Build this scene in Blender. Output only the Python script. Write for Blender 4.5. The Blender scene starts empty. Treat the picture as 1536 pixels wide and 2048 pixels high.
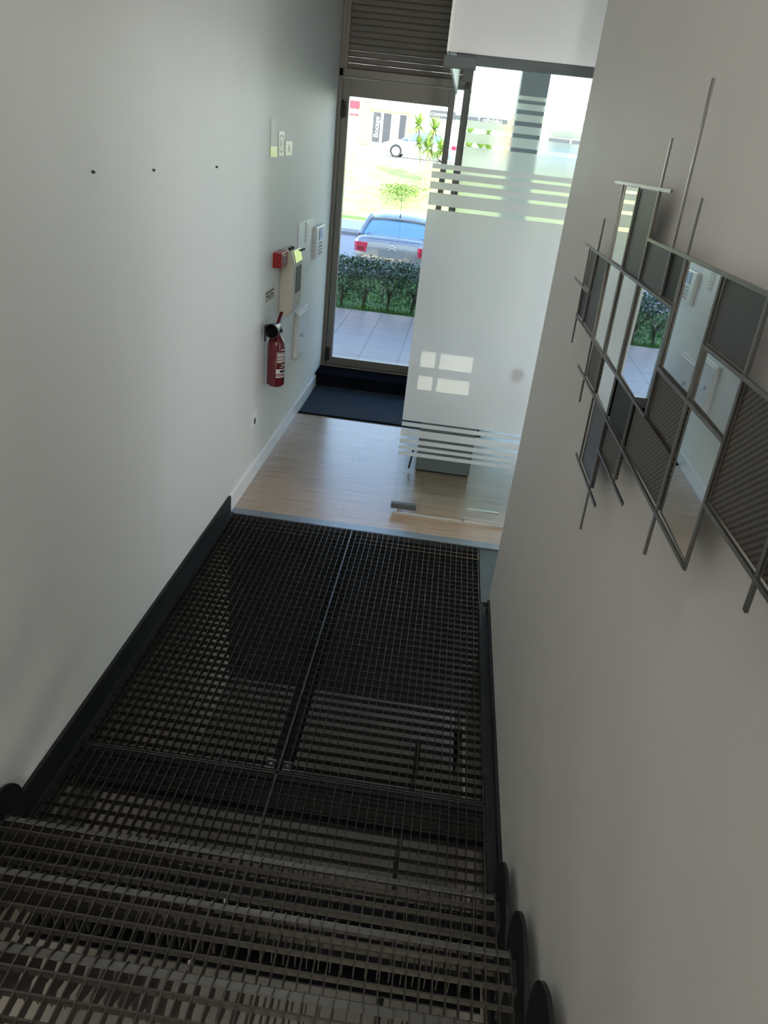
import bpy, bmesh, math, random
from mathutils import Vector, Matrix
random.seed(7)
S = bpy.context.scene
COL = S.collection

# ---------------------------------------------------------------- camera
CAM_R = ((0.98939922, 0.1042195, 0.10113103),
         (0.1370017, -0.43890089, -0.88802958),
         (-0.0481635, 0.8924709, -0.44852645))          # right, down, forward in world axes
cam = bpy.data.cameras.new('camera')
cam_o = bpy.data.objects.new('camera', cam); COL.objects.link(cam_o)
r, d, f = (Vector(v) for v in CAM_R)
m = Matrix.Identity(4)
for i in range(3):
    m[i][0], m[i][1], m[i][2] = r[i], -d[i], -f[i]
m.translation = Vector((0, 0, 2.0))
cam_o.matrix_world = m
cam.sensor_fit = 'VERTICAL'; cam.sensor_height = 24.0
cam.lens = 24.0 * 1444.4 / 2048.0
cam.clip_start = 0.02; cam.clip_end = 500
S.camera = cam_o

# ---------------------------------------------------------------- world, sun, large lights, exposure
S.view_settings.view_transform = 'Standard'
S.view_settings.look = 'None'
S.view_settings.exposure = 0.0
S.view_settings.gamma = 1.0
S.view_settings.use_curve_mapping = False
S.cycles.transparent_max_bounces = 24
S.cycles.max_bounces = 10

W = bpy.data.worlds.new('world'); S.world = W; W.use_nodes = True
nt = W.node_tree; bg = nt.nodes['Background']
sky = nt.nodes.new('ShaderNodeTexSky'); sky.sky_type = 'NISHITA'
sky.sun_disc = False; sky.sun_elevation = math.radians(38); sky.sun_rotation = math.radians(150)
sky.air_density = 1.0; sky.dust_density = 0.4
nt.links.new(sky.outputs[0], bg.inputs[0]); bg.inputs[1].default_value = 0.95

def lamp(name, kind, loc, direction, energy, color=(1, 1, 1), size=None, size_y=None):
    l = bpy.data.lights.new(name, kind); l.energy = energy; l.color = color
    if kind == 'AREA':
        l.shape = 'RECTANGLE'; l.size = size; l.size_y = size_y or size
    o = bpy.data.objects.new(name, l); COL.objects.link(o)
    o.location = loc; o.rotation_euler = Vector(direction).to_track_quat('-Z', 'Y').to_euler()
    return o
sun = lamp('sun', 'SUN', (0, -10, 30), (-.42, .727, -.545), 14.0, (1, .95, .86)); sun.data.angle = math.radians(.6)
lamp('upper_rear_fill', 'AREA', (.3, -2.9, 3.85), (-.42, 1, -.55), 48, (1.0, .965, .92), .2, .9)  # unseen fill behind the camera, added to brighten the corridor walls
lamp('stair_fill', 'AREA', (-.35, -.3, 4.5), (0, .12, -1), 22, (1.0, .985, .96), .7, .7)  # added fill without a fixture, lifts the lower walls and treads
lamp('side_fill', 'AREA', (1.15, 3.50, 1.25), (-1, -.15, .0), 14, (.95, .98, 1.0), .5, 1.5)  # added fill out of view, brightens the left wall
lamp('shop_fill', 'AREA', (2.4, 5.2, 2.85), (0, 0, -1), 230, (.93, .97, 1.0), 2.2, 1.8)  # added fill without a fixture, brightens the frosted film from behind
lamp('lower_fill', 'AREA', (-.36, .9, -.48), (0, .45, -1), 4, (1.0, .95, .86), 1.0, .5)  # added fill, no fixture there; lights the floor under the grating

# ---------------------------------------------------------------- materials
MATS = {}
def mat(name, col, rough=.5, metal=0, emit=None, es=1, spec=.5, noise=0, nscale=8, bump=0, bscale=60, coat=0, stretch=None):
    m = bpy.data.materials.new(name); m.use_nodes = True; MATS[name] = m
    n = m.node_tree; b = n.nodes['Principled BSDF']
    b.inputs['Base Color'].default_value = (*col, 1)
    b.inputs['Roughness'].default_value = rough; b.inputs['Metallic'].default_value = metal
    b.inputs['Specular IOR Level'].default_value = spec
    if coat: b.inputs['Coat Weight'].default_value = coat; b.inputs['Coat Roughness'].default_value = .08
    if emit:
        b.inputs['Emission Color'].default_value = (*emit, 1); b.inputs['Emission Strength'].default_value = es
    tc = n.nodes.new('ShaderNodeTexCoord'); mp = n.nodes.new('ShaderNodeMapping')
    n.links.new(tc.outputs['Object'], mp.inputs[0])
    if stretch: mp.inputs['Scale'].default_value = stretch
    if noise:
        t = n.nodes.new('ShaderNodeTexNoise'); t.inputs['Scale'].default_value = nscale; t.inputs['Detail'].default_value = 6
        n.links.new(mp.outputs[0], t.inputs['Vector'])
        c = n.nodes.new('ShaderNodeValToRGB')
        c.color_ramp.elements[0].position = .3; c.color_ramp.elements[1].position = .7
        c.color_ramp.elements[0].color = (*[max(0, v * (1 - noise)) for v in col], 1)
        c.color_ramp.elements[1].color = (*[min(1, v * (1 + noise)) for v in col], 1)
        n.links.new(t.outputs[0], c.inputs[0]); n.links.new(c.outputs[0], b.inputs['Base Color'])
    if bump:
        t = n.nodes.new('ShaderNodeTexNoise'); t.inputs['Scale'].default_value = bscale; t.inputs['Detail'].default_value = 4
        n.links.new(mp.outputs[0], t.inputs['Vector'])
        bp = n.nodes.new('ShaderNodeBump'); bp.inputs['Strength'].default_value = bump; bp.inputs['Distance'].default_value = .01
        n.links.new(t.outputs[0], bp.inputs['Height']); n.links.new(bp.outputs[0], b.inputs['Normal'])
    return m

M_wall = mat('white_plaster', (.79, .80, .79), .55, noise=.015, nscale=3, bump=.12, bscale=5, stretch=(1, 1, .25))
M_ceil = mat('ceiling_paint', (.8, .79, .76), .8)
M_base = mat('baseboard_white', (.83, .84, .84), .35)
M_black = mat('black_steel', (.009, .011, .012), .55, spec=.35, noise=.2, nscale=30)
M_grat = mat('grating_steel', (.075, .073, .070), .32, metal=.75)
M_tread = mat('tread_steel', (.095, .088, .078), .38, metal=.7)
M_edge = mat('edge_bar_steel', (.12, .12, .12), .35, metal=.85)
M_nose = mat('nosing_steel', (.13, .12, .105), .45, metal=.4)
M_cross = mat('cross_bar_steel', (.018, .018, .017), .5, metal=.4)
M_thr = mat('threshold_steel', (.22, .25, .27), .35, metal=.6)
M_alu = mat('bronze_aluminium', (.20, .19, .165), .38, metal=.35)
M_shut = mat('shutter_slats', (.20, .18, .155), .6, metal=.2)
M_blackp = mat('black_plastic', (.012, .012, .013), .4)
M_chrome = mat('chrome', (.62, .62, .60), .2, metal=1)
M_fit = mat('patch_fitting_metal', (.10, .115, .115), .5, metal=.4)
M_step = mat('black_step_paint', (.008, .010, .014), .9, spec=.0)
M_mat = mat('door_mat_carpet', (.010, .026, .055), .95, noise=.45, nscale=220, bump=.6, bscale=300)
M_white = mat('white_plastic', (.75, .76, .74), .3)
M_beige = mat('beige_plastic', (.60, .57, .49), .35)
M_red = mat('red_enamel', (.125, .003, .009), .25, coat=.5)
M_redp = mat('red_plastic', (.30, .010, .012), .35)
M_paper = mat('label_white', (.75, .73, .70), .5)
M_sign = mat('sign_cream', (.80, .76, .66), .35)
M_signy = mat('sign_yellow_green', (.66, .78, .25), .3)
M_ink = mat('ink_black', (.02, .02, .02), .5)
M_ink2 = mat('ink_faded', (.40, .40, .34), .5)
M_dark = mat('dark_grey_panel', (.030, .029, .027), .42)
M_blue = mat('slate_panel', (.05, .05, .062), .32)
M_bmir = mat('black_glass_panel', (.004, .005, .005), .4, spec=.2)
M_rod = mat('brushed_rod_metal', (.175, .168, .155), .3, metal=.9)
M_mirror = mat('mirror_glass', (.86, .88, .86), .015, metal=1)
M_desk = mat('desk_grey', (.21, .23, .24), .5)
M_lowfloor = mat('lower_floor_concrete', (.20, .19, .175), .6, noise=.15, nscale=6)
M_col = mat('column_grey', (.46, .46, .46), .7, noise=.06, nscale=5)
M_road = mat('asphalt', (.25, .26, .29), .85, noise=.1, nscale=14)
M_kerb = mat('kerb_stone', (.17, .17, .19), .8)
M_fac = mat('facade_white', (.80, .78, .74), .8, noise=.03, nscale=1)
M_facb = mat('facade_cream', (.80, .66, .38), .8)
M_or = mat('facade_orange', (.80, .40, .13), .8)
M_orl = mat('lintel_orange', (.50, .22, .07), .7)
M_redsign = mat('red_sign', (.62, .03, .05), .5)
M_dsign = mat('dark_sign', (.06, .06, .065), .5)
M_shopg = mat('shop_glass', (.055, .055, .06), .15)
M_leaf = mat('hedge_leaf', (.055, .11, .055), .3, noise=.55, nscale=9)
M_stem = mat('stem_bark', (.10, .075, .05), .9)
M_yuc = mat('yucca_leaf', (.30, .42, .10), .5, noise=.3, nscale=3)
M_trunk = mat('yucca_bark', (.28, .23, .17), .9, noise=.3, nscale=10)
M_silver = mat('silver_car_paint', (.31, .31, .33), .22, metal=.55, coat=1)
M_wcar = mat('white_car_paint', (.36, .40, .44), .25, coat=1)
M_carg = mat('car_glass_sky_tint', (.22, .42, .62), .05, metal=.55, spec=1, coat=1)  # sky reflection put into the colour as a blue, part-metal tint
M_tail = mat('tail_light_red', (.55, .01, .05), .15, coat=1)
M_taild = mat('tail_light_dark', (.22, .004, .02), .15, coat=1)
M_tyre = mat('tyre_rubber', (.02, .02, .02), .8)
M_disp = mat('keypad_display', (.30, .36, .48), .2)
M_wire = mat('fence_wire', (.30, .27, .18), .5, metal=.4)
M_lowglow = mat('lower_glow', (.8, .8, .7), .5, emit=(1, .96, .80), es=9)
M_upglow = mat('upper_glow', (.8, .8, .7), .5, emit=(1, .96, .88), es=1.0)

def nodes(m): return m.node_tree.nodes, m.node_tree.links
# grass: blades colour variation
M_grass = mat('grass', (.10, .21, .04), .9, noise=.35, nscale=4, bump=.5, bscale=30)
M_grassb = mat('sunlit_grass', (.42, .47, .14), .9, noise=.25, nscale=1.2, bump=.5, bscale=30)  # yellow of the sunlit bank put into the grass colour

# wood laminate planks laid across the corridor
def wood():
    m = bpy.data.materials.new('oak_laminate'); m.use_nodes = True
    n, l = nodes(m); b = n['Principled BSDF']
    tc = n.new('ShaderNodeTexCoord')
    br = n.new('ShaderNodeTexBrick'); br.offset = .37; br.inputs['Scale'].default_value = 1
    br.inputs['Brick Width'].default_value = 1.28; br.inputs['Row Height'].default_value = .192
    br.inputs['Mortar Size'].default_value = .0012; br.inputs['Mortar Smooth'].default_value = .2
    br.inputs['Color1'].default_value = (.34, .245, .165, 1); br.inputs['Color2'].default_value = (.40, .30, .215, 1)
    br.inputs['Mortar'].default_value = (.16, .12, .08, 1); br.inputs['Bias'].default_value = 0
    l.new(tc.outputs['Object'], br.inputs['Vector'])
    mp = n.new('ShaderNodeMapping'); mp.inputs['Scale'].default_value = (1.6, 26, 1); l.new(tc.outputs['Object'], mp.inputs[0])
    ns = n.new('ShaderNodeTexNoise'); ns.inputs['Scale'].default_value = 2.2; ns.inputs['Detail'].default_value = 8
    l.new(mp.outputs[0], ns.inputs['Vector'])
    cr = n.new('ShaderNodeValToRGB'); cr.color_ramp.elements[0].color = (.72, .70, .68, 1); cr.color_ramp.elements[1].color = (1.18, 1.16, 1.14, 1)
    cr.color_ramp.elements[0].position = .3; cr.color_ramp.elements[1].position = .7
    l.new(ns.outputs[0], cr.inputs[0])
    mx = n.new('ShaderNodeMix'); mx.data_type = 'RGBA'; mx.blend_type = 'MULTIPLY'; mx.inputs[0].default_value = 1
    l.new(br.outputs[0], mx.inputs[6]); l.new(cr.outputs[0], mx.inputs[7]); l.new(mx.outputs[2], b.inputs['Base Color'])
    b.inputs['Roughness'].default_value = .26; b.inputs['Specular IOR Level'].default_value = .8
    return m
M_wood = wood()

def tile():
    m = bpy.data.materials.new('terrace_tile'); m.use_nodes = True
    n, l = nodes(m); b = n['Principled BSDF']
    tc = n.new('ShaderNodeTexCoord'); mp = n.new('ShaderNodeMapping')
    mp.inputs['Location'].default_value = (.025, -.12, 0)
    br = n.new('ShaderNodeTexBrick'); br.offset = 0; br.inputs['Scale'].default_value = 1
    br.inputs['Brick Width'].default_value = .385; br.inputs['Row Height'].default_value = .43
    br.inputs['Mortar Size'].default_value = .004
    br.inputs['Color1'].default_value = (.335, .29, .315, 1); br.inputs['Color2'].default_value = (.31, .27, .295, 1)
    br.inputs['Mortar'].default_value = (.06, .055, .055, 1)
    l.new(tc.outputs['Object'], mp.inputs[0]); l.new(mp.outputs[0], br.inputs['Vector']); l.new(br.outputs[0], b.inputs['Base Color'])
    b.inputs['Roughness'].default_value = .45
    return m
M_tile = tile()

def mesh_panel():
    m = bpy.data.materials.new('woven_bronze_mesh'); m.use_nodes = True
    n, l = nodes(m); b = n['Principled BSDF']
    b.inputs['Metallic'].default_value = .6; b.inputs['Roughness'].default_value = .45
    tc = n.new('ShaderNodeTexCoord'); mp = n.new('ShaderNodeMapping'); mp.inputs['Rotation'].default_value = (math.radians(38), 0, 0)
    wv = n.new('ShaderNodeTexWave'); wv.bands_direction = 'Z'; wv.inputs['Scale'].default_value = 38; wv.inputs['Distortion'].default_value = .4
    wv2 = n.new('ShaderNodeTexWave'); wv2.bands_direction = 'Y'; wv2.inputs['Scale'].default_value = 60
    l.new(tc.outputs['Object'], mp.inputs[0]); l.new(mp.outputs[0], wv.inputs[0]); l.new(mp.outputs[0], wv2.inputs[0])
    mu = n.new('ShaderNodeMath'); mu.operation = 'MULTIPLY'; l.new(wv.outputs[1], mu.inputs[0]); l.new(wv2.outputs[1], mu.inputs[1])
    cr = n.new('ShaderNodeValToRGB'); cr.color_ramp.elements[0].color = (.035, .03, .024, 1); cr.color_ramp.elements[1].color = (.24, .205, .15, 1)
    l.new(mu.outputs[0], cr.inputs[0]); l.new(cr.outputs[0], b.inputs['Base Color'])
    return m
M_mesh = mesh_panel()

def clear_glass(name, tint=(.965, .985, .98)):
    m = bpy.data.materials.new(name); m.use_nodes = True
    n, l = nodes(m); n.remove(n['Principled BSDF']); o = n['Material Output']
    t = n.new('ShaderNodeBsdfTransparent'); t.inputs[0].default_value = (*tint, 1)
    g = n.new('ShaderNodeBsdfGlossy'); g.inputs['Roughness'].default_value = .0
    fr = n.new('ShaderNodeFresnel'); fr.inputs[0].default_value = 1.45
    ge = n.new('ShaderNodeNewGeometry'); inv = n.new('ShaderNodeMath'); inv.operation = 'SUBTRACT'; inv.inputs[0].default_value = 1
    l.new(ge.outputs['Backfacing'], inv.inputs[1])
    mu = n.new('ShaderNodeMath'); mu.operation = 'MULTIPLY'; l.new(fr.outputs[0], mu.inputs[0]); l.new(inv.outputs[0], mu.inputs[1])
    mx = n.new('ShaderNodeMixShader'); l.new(mu.outputs[0], mx.inputs[0]); l.new(t.outputs[0], mx.inputs[1]); l.new(g.outputs[0], mx.inputs[2])
    l.new(mx.outputs[0], o.inputs[0])
    return m
M_glass = clear_glass('clear_glass'); M_glass2 = clear_glass('window_glass', (.96, .985, .98))

def film(name, wt, wd, wr, col, ro=.9):
    m = bpy.data.materials.new(name); m.use_nodes = True
    n, l = nodes(m); n.remove(n['Principled BSDF']); o = n['Material Output']
    t = n.new('ShaderNodeBsdfTranslucent'); t.inputs[0].default_value = (*col, 1)
    dd = n.new('ShaderNodeBsdfDiffuse'); dd.inputs[0].default_value = (*col, 1)
    rf = n.new('ShaderNodeBsdfRefraction'); rf.inputs['IOR'].default_value = 1.04; rf.inputs['Roughness'].default_value = ro; rf.inputs[0].default_value = (*col, 1)
    gl = n.new('ShaderNodeBsdfGlossy'); gl.inputs['Roughness'].default_value = 0
    fr = n.new('ShaderNodeFresnel'); fr.inputs[0].default_value = 1.45
    m1 = n.new('ShaderNodeMixShader'); m1.inputs[0].default_value = wd / (wt + wd); l.new(t.outputs[0], m1.inputs[1]); l.new(dd.outputs[0], m1.inputs[2])
    m2 = n.new('ShaderNodeMixShader'); m2.inputs[0].default_value = wr; l.new(m1.outputs[0], m2.inputs[1]); l.new(rf.outputs[0], m2.inputs[2])
    m3 = n.new('ShaderNodeMixShader'); l.new(fr.outputs[0], m3.inputs[0]); l.new(m2.outputs[0], m3.inputs[1]); l.new(gl.outputs[0], m3.inputs[2])
    l.new(m3.outputs[0], o.inputs[0])
    return m
M_film = film('frosted_film', .62, .38, .35, (.95, .96, .955))
M_wfilm = film('window_film', .75, .25, .55, (.97, .96, .90), .45)

# ---------------------------------------------------------------- mesh helpers
class MB:
    def __init__(s): s.v = []; s.f = []
    def add(s, vs, fs):
        k = len(s.v); s.v += [tuple(v) for v in vs]; s.f += [tuple(i + k for i in q) for q in fs]; return s
    def box(s, x0, x1, y0, y1, z0, z1):
        return s.add([(x0,y0,z0),(x1,y0,z0),(x1,y1,z0),(x0,y1,z0),(x0,y0,z1),(x1,y0,z1),(x1,y1,z1),(x0,y1,z1)],
                     [(0,3,2,1),(4,5,6,7),(0,1,5,4),(1,2,6,5),(2,3,7,6),(3,0,4,7)])
    def prism(s, pts, axis, a, b):
        """extrude a closed 2-D outline along axis ('x': pts=(y,z), 'y': (x,z), 'z': (x,y))"""
        def P(p, t): return {'x': (t, p[0], p[1]), 'y': (p[0], t, p[1]), 'z': (p[0], p[1], t)}[axis]
        n = len(pts)
        return s.add([P(p, a) for p in pts] + [P(p, b) for p in pts],
                     [tuple(range(n))[::-1], tuple(range(n, 2*n))] + [(i, (i+1) % n, n+(i+1) % n, n+i) for i in range(n)])
    def tube(s, p0, p1, r0, r1=None, n=12, caps=True):
        r1 = r0 if r1 is None else r1
        p0, p1 = Vector(p0), Vector(p1); d = (p1-p0).normalized()
        u = d.orthogonal().normalized(); w = d.cross(u)
        vs = [p + (u*math.cos(2*math.pi*i/n) + w*math.sin(2*math.pi*i/n))*rr for p, rr in ((p0, r0), (p1, r1)) for i in range(n)]
        fs = [(i, (i+1) % n, n+(i+1) % n, n+i) for i in range(n)]
        if caps: fs += [tuple(range(n))[::-1], tuple(range(n, 2*n))]
        return s.add(vs, fs)
    def path(s, pts, r, n=10):
        for a, b in zip(pts[:-1], pts[1:]): s.tube(a, b, r, n=n)
        return s
    def lathe(s, prof, c, axis='z', n=28):
        """prof: list of (radius, t) along the axis, c: base point"""
        c = Vector(c); vs = []
        for r_, t in prof:
            for i in range(n):
                a = 2*math.pi*i/n; p = (r_*math.cos(a), r_*math.sin(a))
                v = {'z': (p[0], p[1], t), 'x': (t, p[0], p[1]), 'y': (p[0], t, p[1])}[axis]
                vs.append(c + Vector(v))
        fs = []
        for k in range(len(prof)-1):
            fs += [(k*n+i, k*n+(i+1) % n, (k+1)*n+(i+1) % n, (k+1)*n+i) for i in range(n)]
        fs += [tuple(range(n))[::-1], tuple((len(prof)-1)*n+i for i in range(n))]
        return s.add(vs, fs)
    def build(s, name, m, parent=None, smooth=False, bevel=0, off=None):
        me = bpy.data.meshes.new(name); me.from_pydata(s.v, [], s.f); me.update()
        bm = bmesh.new(); bm.from_mesh(me); bmesh.ops.recalc_face_normals(bm, faces=bm.faces)
        bm.to_mesh(me); bm.free()
        o = bpy.data.objects.new(name, me); COL.objects.link(o)
        if m: me.materials.append(m)
        if parent is not None:
            o.parent = parent
            L = parent.matrix_basis.translation
            p = parent
            off_ = Vector((0, 0, 0))
            while p is not None: off_ += p.location; p = p.parent
            for v in me.vertices: v.co -= off_
        if smooth:
            for p in me.polygons: p.use_smooth = True
            me.set_sharp_from_angle(angle=math.radians(40))
        if bevel:
            b = o.modifiers.new('bevel', 'BEVEL'); b.width = bevel; b.segments = 2; b.limit_method = 'ANGLE'
        return o
def box(*a): return MB().box(*a)
def tag(o, label, cat, group=None, kind=None):
    if label: o['label'] = label
    if cat: o['category'] = cat
    if group: o['group'] = group
    if kind: o['kind'] = kind
    return o
def struct(o): o['kind'] = 'structure'; return o
def thing(name, loc, label, cat, group=None):
    o = bpy.data.objects.new(name, None); COL.objects.link(o); o.location = loc; o.empty_display_size = .1
    return tag(o, label, cat, group)
def text(s, size, m, name, parent, loc, rot, ext=.002, width=None):
    c = bpy.data.curves.new(name, 'FONT'); c.body = s; c.size = size; c.extrude = ext; c.align_x = 'LEFT'
    t = bpy.data.objects.new(name, c); COL.objects.link(t)
    bpy.context.view_layer.update()
    me = bpy.data.meshes.new_from_object(t.evaluated_get(bpy.context.evaluated_depsgraph_get()))
    bpy.data.objects.remove(t); me.materials.clear(); me.materials.append(m)
    xs = [v.co.x for v in me.vertices]
    if width:
        k = width / (max(xs) - min(xs))
        for v in me.vertices: v.co.x *= k
    o = bpy.data.objects.new(name, me); COL.objects.link(o)
    o.rotation_euler = rot; o.parent = parent
    o.location = Vector(loc) - (parent.location if parent else Vector((0,0,0)))
    return o

XL, XR = -1.11, .41          # faces of the left and right corridor walls
YE = 3.13                    # where the right wall ends
YD = 6.70                    # door / shop window plane

# ---------------------------------------------------------------- setting: shell
struct(box(XL-.18, XL, -3.6, 6.9, -.06, 4.6).build('wall_left', M_wall))
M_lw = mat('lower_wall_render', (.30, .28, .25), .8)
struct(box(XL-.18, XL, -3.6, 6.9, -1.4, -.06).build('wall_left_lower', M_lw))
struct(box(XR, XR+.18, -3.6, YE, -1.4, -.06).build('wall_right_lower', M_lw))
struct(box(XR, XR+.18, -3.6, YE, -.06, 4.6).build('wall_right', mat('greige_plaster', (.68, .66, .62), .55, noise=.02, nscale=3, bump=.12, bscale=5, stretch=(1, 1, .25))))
struct(box(XL, XR, -3.6, -3.4, -1.4, 4.6).build('wall_back', M_wall))
struct(box(XR+.18, 5.0, YE-.18, YE, 0, 2.9).build('wall_shop_back', M_wall))
struct(box(5.0, 5.18, YE-.18, 6.9, 0, 2.9).build('wall_shop_right', M_wall))
struct(box(XL-.18, XR+.18, -3.6, 4.15, 4.6, 4.75).build('ceiling', M_ceil))
struct(box(XL-.18, -.16, 4.15, 6.9, 4.6, 4.75).build('ceiling_entrance', M_ceil))
# white bulkhead above the glass door, its soffit and the side cheek towards the door lobby
bk = MB().box(-.16, 5.0, 4.0, 4.15, 2.43, 4.6)
bk.box(-.16, 5.0, 4.15, 6.9, 2.72, 4.6)
struct(bk.build('wall_bulkhead', M_wall))
struct(box(-.16, 5.18, YE, 4.0, 2.9, 3.05).build('ceiling_shop', M_ceil))
struct(box(-.168, -.155, 3.992, 6.6, 2.43, 4.6).build('trim_1', mat('corner_bead', (.9, .89, .85), .4)))
# floors
struct(box(XL, 5.0, 3.765, 6.9, -.12, 0).build('floor', M_wood))
struct(box(XL, XR, -3.4, 3.76, -1.37, -1.25).build('floor_lower', M_lowfloor))
struct(box(XL, 5.0, 3.72, 3.765, -1.4, -.13).build('wall_pit_front', M_black))
struct(box(XL, 5.0, 3.695, 3.765, -.06, .002).build('trim_2', M_thr))
struct(box(.372, 1.6, YE, 3.695, -.03, -.004).build('trim_3', mat('side_plate_steel', (.05, .06, .06), .45, metal=.4)))
# skirtings
struct(box(XL, XL+.013, 3.70, 6.36, 0, .095).build('baseboard_left', M_base))
struct(box(XL, XL+.014, -1.0, 3.70, -.12, .108).build('baseboard_steel_left', M_black))
struct(box(XR-.012, XR, -1.0, 3.08, -.12, .045).build('baseboard_steel_right', M_black))
struct(box(XL+.014, XL+.028, 1.1, 3.70, -.07, .004).build('trim_4', M_black))
struct(box(.366, XR-.012, 1.1, 3.02, -.07, .006).build('trim_5', M_black))
struct(box(.360, .380, 1.95, 3.10, .006, .010).build('trim_6', M_black))
# glowing panes added out of view; the lower one makes the door-glass reflection
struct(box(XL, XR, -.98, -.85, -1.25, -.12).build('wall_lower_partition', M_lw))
w = struct(box(-.24, .40, -.85, -.83, -.88, -.16).build('glow_pane_lower', M_lowglow))
for a_ in ((-.06, -.0, -.88, -.16), (-.27, -.24, -.91, -.13), (-.27, .40, -.91, -.88), (-.27, .40, -.16, -.13)):
    box(a_[0], a_[1], -.85, -.81, a_[2], a_[3]).build('glow_pane_bar', M_black, w)
w = struct(box(-1.0, .3, -3.4, -3.37, 3.3, 4.3).build('glow_pane_upper', M_upglow))  # unseen glow added to brighten the upper corridor

# ---------------------------------------------------------------- entrance door, step, shop window
def door():
    o = MB()
    o.box(XL, XL+.035, YD-.06, YD+.06, .12, 3.6)            # wall-side jamb
    o.box(XL, -.05, YD-.06, YD+.06, 2.47, 2.53)             # transom
    o.box(-.106, -.060, YD-.06, YD+.06, .12, 3.6)            # post towards the shop window
    o.box(XL, -.05, YD-.06, YD+.06, 3.6, 3.7)
    o.box(XL, -.05, YD-.08, YD+.10, .10, .125)
    fr = struct(o.build('door_1', M_alu, bevel=.004))
    lf = MB()
    lf.box(XL+.038, -1.018, YD-.045, YD+.02, .128, 2.465)
    lf.box(-.216, -.168, YD-.045, YD+.02, .128, 2.465)
    lf.box(-1.018, -.216, YD-.045, YD+.02, 2.34, 2.465)
    lf.box(-1.018, -.216, YD-.045, YD+.02, .128, .20)
    lf.box(-1.018, -.216, YD-.05, YD-.045, .150, .153)
    leaf = lf.build('door_leaf', M_alu, fr, bevel=.004)
    box(-1.018, -.216, YD-.018, YD-.010, .20, 2.34).build('glass_pane', M_glass2, fr)
    box(-.168, -.106, YD-.012, YD-.006, .125, 2.47).build('glass_strip', M_glass2, fr)
    for z in (.16, 2.18):
        h = MB().tube((XL+.045, YD-.06, z), (XL+.045, YD-.06, z+.13), .011).box(XL+.03, XL+.075, YD-.062, YD-.046, z+.01, z+.12)
        h.build('hinge', M_blackp, fr, smooth=True)
    hd = MB().tube((-.192, YD-.09, 1.05), (-.192, YD-.09, 1.55), .012).tube((-.192, YD-.09, 1.1), (-.192, YD-.045, 1.1), .008).tube((-.192, YD-.09, 1.5), (-.192, YD-.045, 1.5), .008)
    hd.build('door_handle', M_chrome, fr, smooth=True)
door()
sh = MB()
z = 2.53
while z < 3.6:
    sh.prism([(YD-.012, z), (YD-.020, z+.006), (YD-.022, z+.020), (YD-.020, z+.036), (YD-.012, z+.0405), (YD+.012, z+.0405), (YD+.012, z)], 'x', XL+.035, -.115)
    z += .043
rs = thing('roller_shutter', (-.6, YD, 2.53), 'brown slatted roller shutter filling the opening above the entrance door', 'shutter')
sh.build('slat_curtain', M_shut, rs)
for x in (XL+.035, -.131): MB().box(x, x+.025, YD-.055, YD-.025, 2.53, 3.6).build('guide_rail', M_alu, rs)

st = MB().box(XL, -.05, 6.36, 6.66, 0, .11).box(XL, -.05, 6.34, 6.66, .11, .12)
struct(st.build('trim_7', M_step, bevel=.003))
struct(box(-.05, 5.0, 6.60, 6.78, 0, .14).build('trim_8', M_alu))

def shop_window():
    o = MB()
    o.box(-.05, 5.0, YD-.05, YD+.05, .12, .18).box(-.05, 5.0, YD-.05, YD+.05, 2.68, 2.74)
    for x in (-.06, 1.65, 3.35, 4.94): o.box(x, x+(.055 if x > 0 else .012), YD-.05, YD+.05, .18, 2.68)
    fr = struct(o.build('window_1', M_alu, bevel=.004))
    for k, (a, b) in enumerate(((-.048, 1.65), (1.705, 3.35), (3.405, 4.94))):
        box(a, b, YD-.006, YD+.006, .18, 2.68).build('glass_pane', M_glass2, fr)
        fm = MB()
        for z0, z1 in ((.55, 2.075), (2.106, 2.178), (2.209, 2.264), (2.297, 2.348), (2.379, 2.422), (2.447, 2.476)):
            fm.box(a, b, YD-.009, YD-.0075, z0, z1)
        fm.build('frosted_film', M_wfilm, fr)
shop_window()

# fixed glass lobby partition + frosted glass door
def glass_door():
    t = thing('glass_door', (.15, 4.0, 0), 'tall frosted glass door with clear striped bands at top and bottom', 'glass door')
    x0, x1 = -.172, 1.02
    box(x0, x1, 4.0, 4.010, .032, 2.405).build('glass_pane', M_glass, t)
    fm = MB()
    for z0, z1 in ((.604, 1.744), (1.763, 1.823), (1.839, 1.873), (1.889, 1.919), (1.932, 1.956),
                   (.568, .592), (.505, .549), (.462, .488), (.425, .445), (.385, .408)):
        fm.box(x0+.001, x1, 3.9975, 3.9988, z0, z1)
    fm.build('frosted_film', M_film, t)
    for z0, z1, x in ((.012, .066, .15), (2.365, 2.415, .15)):
        p = MB().box(x0-.006, x0+x, 3.988, 4.022, z0+ (.018 if z0 < 1 else 0), z1)
        q = p.build('patch_fitting', M_fit, t, bevel=.003)
    MB().tube((x0+.05, 4.005, 0), (x0+.05, 4.005, .03), .014).build('pivot', M_chrome, t, smooth=True)
    MB().tube((.276, 3.985, 0), (.276, 3.985, .028), .010).tube((.276, 3.985, .028), (.276, 3.985, .036), .014).build('floor_guide', M_chrome, t, smooth=True)
    MB().lathe([(.0, 0), (.034, 0), (.038, .008), (.034, .03), (.015, .036), (.015, .055)], (.437, 4.012, .949), 'y').build('door_knob', M_blackp, t, smooth=True)
glass_door()
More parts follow.
